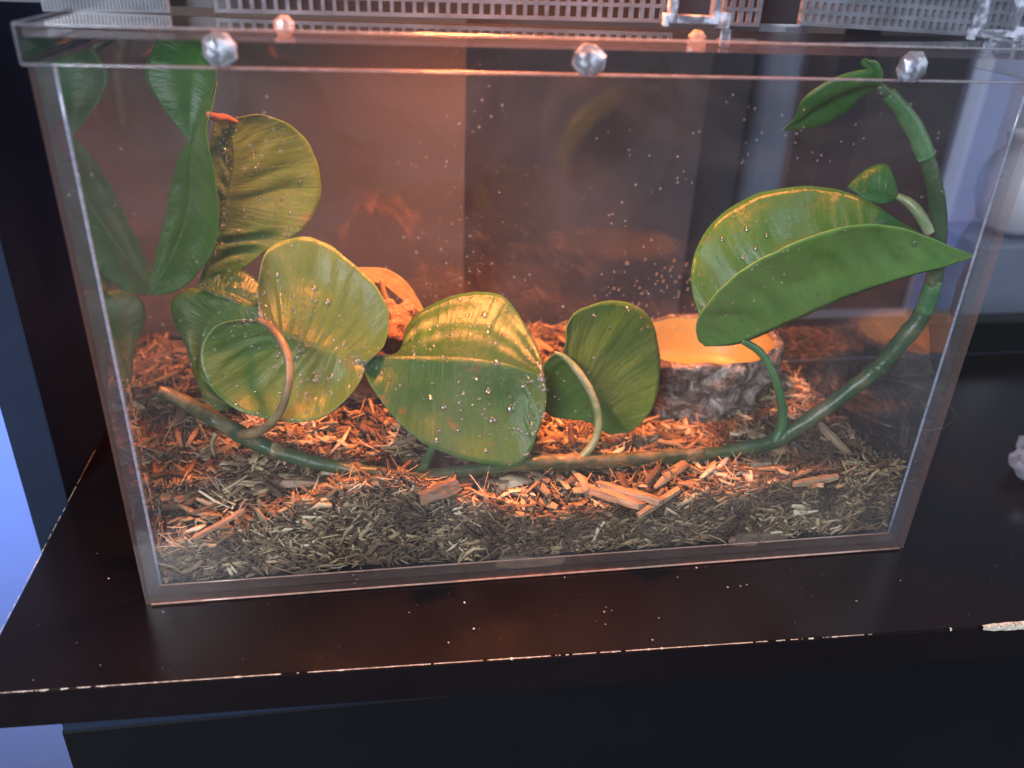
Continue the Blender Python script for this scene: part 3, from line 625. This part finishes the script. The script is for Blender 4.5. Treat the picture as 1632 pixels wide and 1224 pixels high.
# ================================================================== VINE
def half(mid, edge, n, mcols, amp, freq, ph, curv, side, cup):
    """grid of points between the midrib and one margin; rows follow the side veins"""
    P = np.zeros((n+1, mcols+1, 3)); nrm_ref = None
    um = np.linspace(0, 1, n+1)**1.25
    mi = np.stack([np.interp(um, np.linspace(0, 1, len(mid)), mid[:, k]) for k in range(3)], 1)
    for j in range(mcols+1):
        v = j/mcols; vb = 1-(1-v)**1.15
        P[:, j] = mi+(edge-mi)*vb
    return P
LEAFZ = []
def leaf(parent, mid, A, B, mat, th=.0003, cup=.10, rip=.0006, nv=16, label=None, drops=0, dsize=(.0002, .0007), n=56, mc=14, seedv=1, name='leaf', bumps=.0008, big=(), arc=0., matA=None):
    pts = lambda L: np.array([at(*p) for p in L])
    mid3 = crom(pts(mid), n+1); base, tip = mid[0], mid[-1]
    A3 = crom(pts([base]+A+[tip]), n+1); B3 = crom(pts([base]+B+[tip]), n+1)
    for E_ in (A3, B3):
        for k in range(2, n-1): E_[k] += np.array(mnoise.noise_vector(Vector((E_[k]*130).tolist())))*.00045
    LEAFZ.append((name, label, A3, B3))
    G_ = np.zeros((n+1, 2*mc+1, 3))
    um = np.linspace(0, 1, n+1)**1.2
    mi = np.stack([np.interp(um, np.linspace(0, 1, n+1), mid3[:, k]) for k in range(3)], 1)
    for side, E in ((-1, A3), (1, B3)):
        for j in range(mc+1):
            v = j/mc; G_[:, mc+side*j] = mi+(E-mi)*v
    # normals
    du = np.gradient(G_, axis=0); dv = np.gradient(G_, axis=1); N = np.cross(du, dv); N /= (np.linalg.norm(N, axis=2)[..., None]+1e-12)
    # smooth normals a little across the fold
    rows = np.linspace(0, 1, n+1)[:, None]; v = np.linspace(-1, 1, 2*mc+1)[None]
    wd = (np.linalg.norm(A3-mi, axis=1)+np.linalg.norm(B3-mi, axis=1))[:, None]/2
    fade = np.clip(rows*8, 0, 1)*np.clip((1-rows)*6, 0, 1)
    disp = cup*wd*np.sin(np.pi*np.abs(v))*fade                                    # each half swells between rib and margin
    ph = seedv*1.7
    rj = rows+.05*np.sin(rows*9+ph)+.03*np.sin(rows*23+ph*2)+.04*np.sin(v*4+ph)
    disp = disp+rip*.62*(np.sin(rj*nv*1.6*np.pi+ph+np.abs(v)*1.6)+.35*np.sin(rj*nv*3.7*np.pi+np.abs(v)*2+ph*3))*np.sin(np.pi*np.clip(np.abs(v), 0, 1))**.7*fade*(.6+.4*np.sin(rows*5+ph))
    disp = disp+arc*np.sin(np.abs(v)*21+rows*2.5)*(v < 0)*fade*np.clip(3*np.abs(v), 0, 1)
    for i in range(n+1):
        for j in range(2*mc+1):
            disp[i, j] += bumps*mnoise.noise(Vector((G_[i, j]*75).tolist())+Vector((seedv, 0, 0)))*fade[i, 0]*min(1, 3*(abs(v[0, j])))
    G2 = G_+N*disp[..., None]
    W_ = 2*mc+1; V = list(G2.reshape(-1, 3)); F = [(i*W_+j, i*W_+j+1, (i+1)*W_+j+1, (i+1)*W_+j) for i in range(n) for j in range(2*mc)]
    me = mesh(name, V, F); uvl = me.uv_layers.new(name='UVMap')
    for p in me.polygons:
        for li, vi in zip(p.loop_indices, p.vertices): uvl.data[li].uv = ((vi//W_)/n, (vi % W_)/(W_-1))
    o = obj(name, me, [mat, matA] if matA else mat, parent, label, smooth=True)
    if matA: me.polygons.foreach_set('material_index', [1 if (k % (2*mc)) < mc else 0 for k in range(len(me.polygons))])
    md = o.modifiers.new('thick', 'SOLIDIFY'); md.thickness = th; md.offset = 0
    if drops:
        rg = random.Random(seedv); camv = CAM; L = []
        # clusters
        cl_ = [(rg.random(), rg.random()) for _ in range(7)]
        def put(i, j, s_):
            i = int(min(max(i, 2), n-2)); j = int(min(max(j, 1), 2*mc-1)); p = G2[i, j]+(G2[i+1, j]-G2[i, j])*rg.random()+(G2[i, j+1]-G2[i, j])*rg.random()
            nn = N[i, j]; nn = nn if nn@(camv-p) > 0 else -nn; L.append((p+nn*th*.5, nn, s_))
        for _ in range(drops):
            if rg.random() < .6:
                c_ = rg.choice(cl_); i, j = (c_[0]+rg.gauss(0, .07))*n, (c_[1]+rg.gauss(0, .07))*2*mc
            else: i, j = rg.random()*n, rg.random()*2*mc
            put(i, j, dsize[0]+(dsize[1]-dsize[0])*rg.random()**5)
        for (px, py, s_) in big:
            # nearest surface point to the pixel ray
            d_ = ray(px, py); d_ = d_/np.linalg.norm(d_); q = G2-CAM; dist = np.linalg.norm(q-(q@d_)[..., None]*d_, axis=2); k = np.unravel_index(dist.argmin(), dist.shape)
            i, j = min(max(k[0], 1), n-1), min(max(k[1], 1), 2*mc-1); p = G2[i, j]; nn = N[i, j]; nn = nn if nn@(camv-p) > 0 else -nn; L.append((p+nn*th*.5, nn, s_))
        obj('water_droplets', dropmesh(L, rg), M['drop'], o, kind='stuff', smooth=True)
    return o
def dropmesh(L, rg, flat=.62, elong=1.15):
    V, F = [], []
    for p, nn, s_ in L:
        nn = nn/np.linalg.norm(nn); a = np.cross(nn, [0, 0, 1.]); a = a/np.linalg.norm(a) if np.linalg.norm(a) > .05 else np.array([1., 0, 0]); b_ = np.cross(nn, a)
        n0 = len(V); seg = 10; rings = ((1, 0), (.92, .45), (.62, .82)); el = rg.uniform(1, elong+.15)
        for (rr, hh) in rings:
            for k in range(seg):
                t_ = 2*math.pi*k/seg; V.append(p+a*rr*s_*math.cos(t_)+b_*rr*s_*el*math.sin(t_)+nn*hh*s_*flat)
        V.append(p+nn*s_*flat)
        for r_ in range(2):
            for k in range(seg): F.append((n0+r_*seg+k, n0+r_*seg+(k+1) % seg, n0+(r_+1)*seg+(k+1) % seg, n0+(r_+1)*seg+k))
        for k in range(seg): F.append((n0+2*seg+k, n0+2*seg+(k+1) % seg, n0+3*seg))
        F.append(tuple(n0+k for k in range(seg))[::-1])
    return mesh('drops', V, F)
s = NT('droplet'); gl = s.n('ShaderNodeBsdfGlass'); gl.inputs['IOR'].default_value = 1.33; gl.inputs['Roughness'].default_value = .0
tr = s.n('ShaderNodeBsdfTransparent'); tr.inputs[0].default_value = (1, 1, .96, 1)
gs = s.n('ShaderNodeBsdfGlossy'); gs.inputs['Roughness'].default_value = .16
lw = s.n('ShaderNodeLayerWeight'); lw.inputs[0].default_value = .5
df = s.n('ShaderNodeBsdfTranslucent'); df.inputs[0].default_value = (.8, .82, .7, 1)
a_ = s.n('ShaderNodeMixShader'); a_.inputs[0].default_value = .10; s.l(tr.outputs[0], a_.inputs[1]); s.l(df.outputs[0], a_.inputs[2])
b_ = s.n('ShaderNodeMixShader'); s.l(s.math('ADD', s.math('MULTIPLY', lw.outputs['Facing'], .35), .12, True), b_.inputs[0]); s.l(a_.outputs[0], b_.inputs[1]); s.l(gs.outputs[0], b_.inputs[2])
s.l(b_.outputs[0], s.out.inputs[0]); M['drop'] = s.m

vine = thing('pothos_vine', 'long trailing pothos vine looped over the mulch with folded green leaves', 'plant')
def T3(L): return [at(*p[:3]) for p in L]
def stalk(name, L, mat, parent, n=50, wob=.18, label=None, seg=12):
    return obj(name, tube(name, T3(L), [p[3]*(.84 if name == 'petiole' else .9) for p in L], n, seg, wob), mat, parent, label, smooth=True)
# main stem: (px, py, Y, radius)
stalk('stem', [(252, 624, .030, .0021), (290, 640, .031, .0028), (340, 668, .032, .0030), (390, 697, .031, .0032), (450, 722, .028, .0031), (520, 741, .025, .0029), (590, 753, .022, .0030), (652, 762, .020, .0037),
               (700, 757, .0205, .0030), (770, 747, .022, .0028), (840, 740, .0225, .0029), (905, 738, .023, .0032), (970, 737, .0235, .0028), (1060, 730, .0245, .0027), (1140, 722, .026, .0028), (1200, 712, .027, .0032), (1240, 700, .0275, .0034),
               (1290, 668, .026, .0033), (1350, 625, .024, .0034), (1400, 585, .022, .0036), (1440, 540, .020, .0038), (1470, 500, .0190, .0037), (1487, 450, .0190, .0034), (1494, 400, .0185, .0033), (1495, 340, .0175, .0033),
               (1488, 290, .015, .0030), (1474, 245, .016, .0029), (1452, 195, .018, .0026), (1425, 158, .020, .0022), (1398, 136, .022, .0017)], M['stem'], vine, 260, .16, seg=16)
# tan sleeves: lamplight on the top of the stem, put into colour
stalk('bark_sleeve', [(252, 622, .0297, .0022), (290, 638, .0307, .0029), (340, 666, .0317, .0031), (388, 694, .0307, .0031), (415, 708, .0290, .0022)], M['stem_woody'], vine, 60, .25, 'tan brown bark on the cut left end of the stem')
stalk('bark_sleeve', [(800, 742, .0214, .0020), (850, 737, .0219, .0029), (905, 734, .0223, .0032), (970, 733, .0229, .0028), (1060, 726, .0239, .0027), (1120, 721, .0250, .0022)], M['stem_woody'], vine, 60, .25, 'tan dry skin on the middle stretch of the stem')
stalk('node_sheath', [(1472, 497, .0190, .0040), (1482, 468, .0188, .0037), (1489, 447, .0189, .0033)], M['petiole_green'], vine, 20, .1, 'pale green sheath where the stem turns up')
stalk('node_sheath', [(1476, 252, .0158, .0036), (1462, 215, .0172, .0034), (1440, 178, .0190, .0030), (1415, 150, .0210, .0027)], M['petiole_green'], vine, 30, .1, 'pale striped sheath around the bending stem tip')
for L in ([(1200, 718, .026, .0014), (1203, 735, .026, .0009), (1204, 745, .026, .0003)], [(905, 745, .022, .0013), (902, 765, .021, .0009), (895, 788, .020, .0005)], [(620, 768, .020, .0011), (616, 790, .019, .0007), (614, 805, .0185, .0004)],
          [(1262, 705, .026, .0010), (1278, 715, .0255, .0006), (1290, 722, .025, .0003)], [(345, 690, .030, .0012), (338, 708, .029, .0009), (342, 728, .028, .0004)], [(560, 757, .0225, .0009), (558, 772, .022, .0006), (552, 782, .022, .0003)]):
    stalk('root_nub', L, M['stem_woody'], vine, 14, .3, seg=8)
for L in ([(556, 747, .0235, .0031), (566, 749, .0232, .0037), (576, 751, .0228, .0031)], [(893, 738, .0229, .0030), (905, 738, .0229, .0038), (917, 738, .0230, .0030)], [(1085, 728, .0248, .0027), (1095, 727, .0250, .0032), (1105, 726, .0252, .0027)],
          [(1228, 704, .0274, .0034), (1242, 699, .0275, .0041), (1256, 690, .0272, .0034)], [(1388, 596, .0224, .0035), (1398, 587, .0221, .0040), (1408, 577, .0218, .0035)], [(432, 714, .0290, .0030), (444, 719, .0284, .0036), (456, 724, .0278, .0030)]):
    stalk('node', L, M['stem_woody' if L[1][3] < .0039 else 'stem'], vine, 14, .25)
# petioles
stalk('petiole', [(1182, 542, .036, .0017), (1212, 562, .034, .0019), (1234, 600, .031, .0020), (1246, 645, .029, .0021), (1246, 680, .0275, .0026), (1236, 702, .027, .0032)], M['petiole_green'], vine, 50, .1, 'green stalk rising from the vine to the big folded leaf')
stalk('petiole', [(883, 561, .036, .0006), (900, 570, .035, .0014), (925, 597, .032, .0018), (945, 633, .029, .0019), (954, 672, .026, .0019), (946, 705, .024, .0020), (925, 732, .0225, .0019)], M['petiole'], vine, 50, .15, 'pale arched stalk in front of the right hand heart leaf')
stalk('petiole', [(694, 690, .036, .0016), (688, 716, .032, .0019), (676, 742, .025, .0024), (660, 760, .0192, .0030)], M['petiole_green'], vine, 30, .12, 'short green stalk under the middle leaf')
stalk('petiole', [(412, 510, .0330, .0012), (432, 522, .0290, .0016), (451, 548, .0230, .0018), (461, 585, .0180, .0018), (456, 630, .0150, .0018), (440, 665, .0160, .0019), (412, 688, .0220, .0022), (385, 692, .0300, .0024)], M['petiole_brown'], vine, 60, .12, 'brown arching stalk in front of the lower left leaf')
stalk('petiole', [(1430, 312, .024, .0013), (1450, 324, .021, .0021), (1468, 345, .018, .0024), (1482, 372, .0155, .0022)], M['petiole'], vine, 30, .1, 'pale grooved stalk of the small upper right leaf')

# big folded leaf at right
leaf(vine, [(1122, 552, .034), (1180, 547, .035), (1260, 514, .032), (1350, 474, .024), (1450, 440, .0120), (1500, 427, .0085), (1557, 408, .0066)],
     [(1109, 532, .031), (1117, 500, .028), (1150, 460, .024), (1200, 420, .020), (1270, 385, .016), (1330, 366, .013), (1380, 357, .0105), (1440, 364, .0082), (1500, 387, .0072)],
     [(1116, 510, .042), (1101, 450, .052), (1113, 390, .060), (1150, 342, .063), (1215, 306, .060), (1300, 297, .050), (1370, 314, .038), (1435, 352, .024), (1500, 390, .0105)],
     M['leaf_right'], cup=.05, rip=.0013, nv=11, matA=M['leaf_under'], label='large glossy leaf folded like a trough, its tip at the right wall', drops=60, seedv=3, n=72, mc=18,
     big=((1186, 365, .0011), (1150, 378, .0013), (1222, 380, .001), (1205, 400, .0009), (1180, 410, .0012), (1275, 430, .0011), (1455, 390, .0012), (1125, 490, .0010), (1280, 330, .0005)))
# middle leaf
leaf(vine, [(592, 568, .040), (660, 569, .040), (740, 574, .039), (810, 582, .037), (868, 602, .034)],
     [(618, 565, .043), (641, 560, .050), (643, 533, .060), (666, 500, .068), (715, 473, .072), (765, 464, .072), (805, 477, .068), (838, 520, .058), (860, 568, .045)],
     [(577, 579, .035), (590, 612, .030), (617, 650, .025), (655, 692, .021), (704, 720, .0185), (770, 738, .0175), (830, 741, .0185), (858, 688, .023), (870, 640, .029)],
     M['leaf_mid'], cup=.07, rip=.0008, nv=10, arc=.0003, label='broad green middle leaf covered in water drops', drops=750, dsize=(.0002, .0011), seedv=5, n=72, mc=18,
     big=((772, 505, .0016), (803, 535, .0011), (790, 545, .001), (685, 560, .0008), (790, 578, .0013), (780, 625, .0015), (688, 635, .0011), (707, 650, .0014), (815, 655, .0019), (783, 672, .0018), (760, 600, .0009), (700, 690, .001), (735, 650, .0008)))
# right heart leaf
leaf(vine, [(897, 563, .036), (930, 590, .040), (965, 640, .041), (1002, 690, .040)],
     [(903, 540, .038), (902, 520, .042), (922, 494, .048), (972, 480, .054), (1020, 490, .056), (1044, 530, .056), (1052, 585, .052), (1044, 640, .046), (1025, 672, .042)],
     [(878, 567, .037), (858, 600, .040), (860, 640, .042), (880, 664, .042), (930, 672, .042), (970, 690, .041)],
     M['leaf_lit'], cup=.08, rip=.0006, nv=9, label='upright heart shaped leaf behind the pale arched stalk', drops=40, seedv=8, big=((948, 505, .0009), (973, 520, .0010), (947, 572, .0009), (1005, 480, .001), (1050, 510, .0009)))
# lower left leaf, its two halves
leaf(vine, [(414, 512, .0340), (470, 540, .036), (530, 563, .036), (581, 584, .034)],
     [(411, 470, .040), (416, 420, .050), (438, 389, .057), (480, 378, .060), (522, 388, .060), (560, 418, .056), (602, 458, .050), (620, 500, .044), (614, 545, .037), (598, 566, .033)],
     [(380, 510, .032), (342, 521, .030), (320, 560, .027), (328, 600, .024), (358, 640, .022), (400, 661, .020), (460, 673, .019), (508, 667, .020), (550, 637, .023), (574, 606, .028)],
     M['leaf_yellow'], cup=.09, rip=.0007, nv=13, label='yellow green leaf with raised veins and dense fine drops', drops=1300, dsize=(.00018, .0008), seedv=11, n=72, mc=18,
     big=((503, 458, .0013), (523, 478, .0013), (495, 477, .0009), (504, 480, .0008), (447, 470, .0009), (440, 440, .0008), (502, 603, .0014), (370, 645, .001), (465, 575, .0006), (530, 600, .0009)))
# small leaf and the furled young leaf at the top right
leaf(vine, [(1431, 314, .024), (1395, 300, .026), (1350, 298, .029)], [(1426, 288, .026), (1412, 263, .030), (1385, 268, .032), (1362, 284, .031)], [(1408, 324, .022), (1380, 318, .024), (1362, 305, .027)],
     M['leaf_right'], cup=.1, rip=.0003, nv=5, label='small bright leaf beside the rising stem', n=30, mc=8, seedv=14)
leaf(vine, [(1405, 138, .021), (1350, 145, .022), (1300, 172, .024), (1270, 193, .026), (1247, 207, .028)], [(1388, 113, .018), (1350, 118, .016), (1312, 134, .017), (1280, 158, .020), (1266, 186, .024)], [(1365, 152, .028), (1340, 178, .031), (1308, 199, .031), (1276, 206, .030)],
     M['leaf_green'], cup=.25, rip=.0003, nv=4, label='furled young leaf hanging from the tip of the stem', n=36, mc=8, seedv=15)
leaf(vine, [(1403, 134, .021), (1396, 115, .021), (1378, 93, .021)], [(1408, 118, .020), (1398, 98, .020)], [(1390, 122, .022), (1373, 100, .022)], M['petiole_green'], cup=.2, n=16, mc=5, name='bud', label='tiny new shoot at the very tip of the vine', seedv=16)

# second plant: upper left cluster
cut = thing('pothos_cutting', 'cluster of older pothos leaves in the upper left corner of the tank', 'plant')
leaf(cut, [(366, 192, 0.0780), (374, 255, 0.0760), (360, 330, 0.0730), (340, 400, 0.0700), (316, 455, 0.0670)],
     [(385, 186, 0.0800), (420, 183, 0.0860), (462, 199, 0.0920), (496, 232, 0.0960), (510, 280, 0.0960), (505, 330, 0.0920), (476, 373, 0.0840), (425, 400, 0.0780), (380, 432, 0.0730), (345, 452, 0.0690)],
     [(345, 193, 0.0760), (336, 225, 0.0740), (338, 275, 0.0720), (344, 330, 0.0700), (340, 390, 0.0680), (325, 430, 0.0670)],
     M['leaf_yellow'], cup=.09, rip=.0011, nv=10, label='large ribbed leaf with blue sheen and drops, top left', drops=500, dsize=(.0002, .0009), seedv=21, n=72, mc=18, bumps=.0010,
     big=((404, 245, .001), (410, 270, .0009), (380, 370, .001), (373, 380, .0009), (475, 290, .0008), (395, 360, .0009)))
leaf(cut, [(346, 130, 0.0620), (322, 180, 0.0630), (305, 240, 0.0640), (300, 330, 0.0650), (268, 420, 0.0640), (236, 469, 0.0620)],
     [(340, 170, 0.0580), (330, 210, 0.0560), (342, 275, 0.0560), (349, 340, 0.0580), (338, 400, 0.0600), (305, 448, 0.0620), (270, 467, 0.0620)],
     [(330, 150, 0.0660), (308, 205, 0.0690), (285, 255, 0.0700), (270, 310, 0.0700), (256, 380, 0.0680), (244, 430, 0.0650)],
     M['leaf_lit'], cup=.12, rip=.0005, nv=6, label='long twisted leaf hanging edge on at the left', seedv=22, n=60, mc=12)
leaf(cut, [(340, 42, 0.0620), (318, 90, 0.0680), (305, 150, 0.0690), (303, 228, 0.0650)],
     [(348, 70, 0.0600), (345, 120, 0.0600), (330, 180, 0.0620)],
     [(305, 34, 0.0680), (262, 50, 0.0740), (240, 85, 0.0760), (232, 120, 0.0760), (248, 155, 0.0740), (275, 192, 0.0700)],
     M['leaf_green'], cup=.16, rip=.0005, nv=5, label='cupped green leaf reaching up behind the lid rim', seedv=23, n=50, mc=12)
leaf(cut, [(415, 492, .050), (370, 490, .056), (330, 520, .060), (318, 600, .056), (348, 655, .050)],
     [(385, 478, .058), (340, 464, .064), (300, 459, .066), (276, 478, .066), (278, 510, .064), (296, 550, .060), (312, 600, .056), (325, 640, .052)],
     [(410, 520, .050), (400, 570, .052), (385, 640, .050)],
     M['leaf_yellow'], cup=.08, rip=.0005, nv=8, label='olive leaf with wet patches tucked behind the lower left leaf', drops=120, seedv=24)
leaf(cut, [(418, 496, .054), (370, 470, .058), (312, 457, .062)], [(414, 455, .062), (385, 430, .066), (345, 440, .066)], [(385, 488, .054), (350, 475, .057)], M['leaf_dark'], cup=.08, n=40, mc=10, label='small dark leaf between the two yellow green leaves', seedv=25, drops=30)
stalk('petiole', [(332, 183, .058, .0012), (345, 187, .066, .0018), (362, 189, .074, .0016), (378, 195, .078, .0008)], principled('pink_petiole', (.30, .12, .07), .5), cut, 24, .15, 'pinkish stub of stalk at the top of the ribbed leaf')
stalk('stem', [(330, 180, .070, .0013), (322, 120, .085, .0016), (255, 60, .095, .0022), (215, 40, .095, .0024), (190, 110, .095, .0024), (200, 200, .095, .0022)], M['stem'], cut, 50, .1)
stalk('stem', [(416, 494, .0530, .0009), (385, 520, .072, .0013), (360, 590, .075, .0016), (370, 640, .070, .0018)], M['stem'], cut, 40, .1, 'hidden stem rising out of the mulch')

# dried leaf and orange lump behind the left leaves
dl = thing('dried_leaf', 'pale orange dried leaf arching behind the yellow green leaf', 'leaf')
leaf(dl, [(552, 430, .098), (600, 440, .098), (645, 465, .097), (680, 500, .095)], [(580, 425, .103), (622, 431, .104), (655, 457, .101)], [(572, 452, .093), (605, 452, .092), (632, 470, .092), (660, 492, .093)],
     M['leaf_dry'], cup=.25, rip=.0004, nv=4, n=36, mc=8, seedv=31, name='blade')
stalk('stalk', [(608, 446, .093, .0012), (612, 468, .091, .0012), (624, 490, .090, .0010), (632, 520, .089, .0012)], M['leaf_dry'], dl, 24, .2)
me = bpy.data.meshes.new('bark'); bm = bmesh.new(); bmesh.ops.create_icosphere(bm, subdivisions=5, radius=1)
for v in bm.verts:
    k = v.co.copy(); q = 1+.35*mnoise.noise(k*1.7)+.16*abs(mnoise.noise(k*5))*2+.05*mnoise.noise(k*16); v.co = Vector((k.x*.020*q, k.y*.013*q, k.z*.024*q))
bm.to_mesh(me); bm.free()
bk = obj('bark_lump', me, principled('fibrous_bark', (.36, .20, .12), .8, noise=260, bump=(380, 1, .0022), amt=.6), smooth=True); bk.location = tuple(at(612, 560, .088)); bk.rotation_euler = (0, R(38), R(-20))
tag(bk, 'fibrous orange bark lump behind the middle and yellow green leaves', 'bark')

# water beads and mulch crumbs on the glass
L = []; rg = random.Random(5); nn = np.array([0, -1., 0])
def gl_pt(px, py, Y): return at(px, py, Y)
for _ in range(75): L.append((gl_pt(rg.gauss(1050, 42), rg.gauss(455, 30), T+.0002), -nn, rg.uniform(.0003, .00065)))
for _ in range(95): L.append((gl_pt(rg.gauss(715, 55), rg.gauss(330, 95), T+.0002), -nn, rg.uniform(.0001, .0003)))
for _ in range(150): L.append((gl_pt(rg.uniform(240, 1480), rg.uniform(150, 700), T+.0002), -nn, rg.uniform(.00008, .00022)))
o = obj('glass_droplets', dropmesh(L, rg, .5, 1.1), M['drop']); tag(o, 'tiny water beads clinging to the inside of the front pane', 'water drops', kind='stuff')
pts = []
for k in range(44):
    t_ = rg.random(); px = 215+(28)*t_+rg.gauss(0, 5); py = 590+t_*230; p = at(px, py, .012); p[0] = T+.0006; pts.append(p)
V, F = [], []
for p in pts:
    s_ = rg.uniform(.0004, .0016); an = rg.gauss(1.5, .5); n0 = len(V)
    c_, d_ = math.cos(an), math.sin(an)
    for (a, b_) in ((-1, -.3), (1, -.25), (.9, .3), (-.8, .25)):
        for x_ in (0, .0003): V.append((p[0]+x_, p[1]+s_*(a*c_-b_*d_), p[2]+s_*(a*d_+b_*c_)))
    F += [(n0, n0+2, n0+4, n0+6), (n0+7, n0+5, n0+3, n0+1)]+[(n0+2*i, n0+2*i+1, n0+(2*i+3) % 8, n0+(2*i+2) % 8) for i in range(4)]
o = obj('mulch_crumbs', mesh('cr', V, F), M['wood']); tag(o, 'crumbs of mulch stuck to the inside of the left wall', 'crumbs', kind='stuff')

for name, label, A3, B3 in LEAFZ:
    E_ = np.vstack([A3, B3]); lo = min(p[2]-hgt(p[0], p[1]) for p in E_)
    if lo < 0 or E_[:, 0].min() < T or E_[:, 0].max() > W-T or E_[:, 1].min() < T: print('LEAF', label, 'clear %.4f x %.4f..%.4f y %.4f' % (lo, E_[:, 0].min(), E_[:, 0].max(), E_[:, 1].min()))
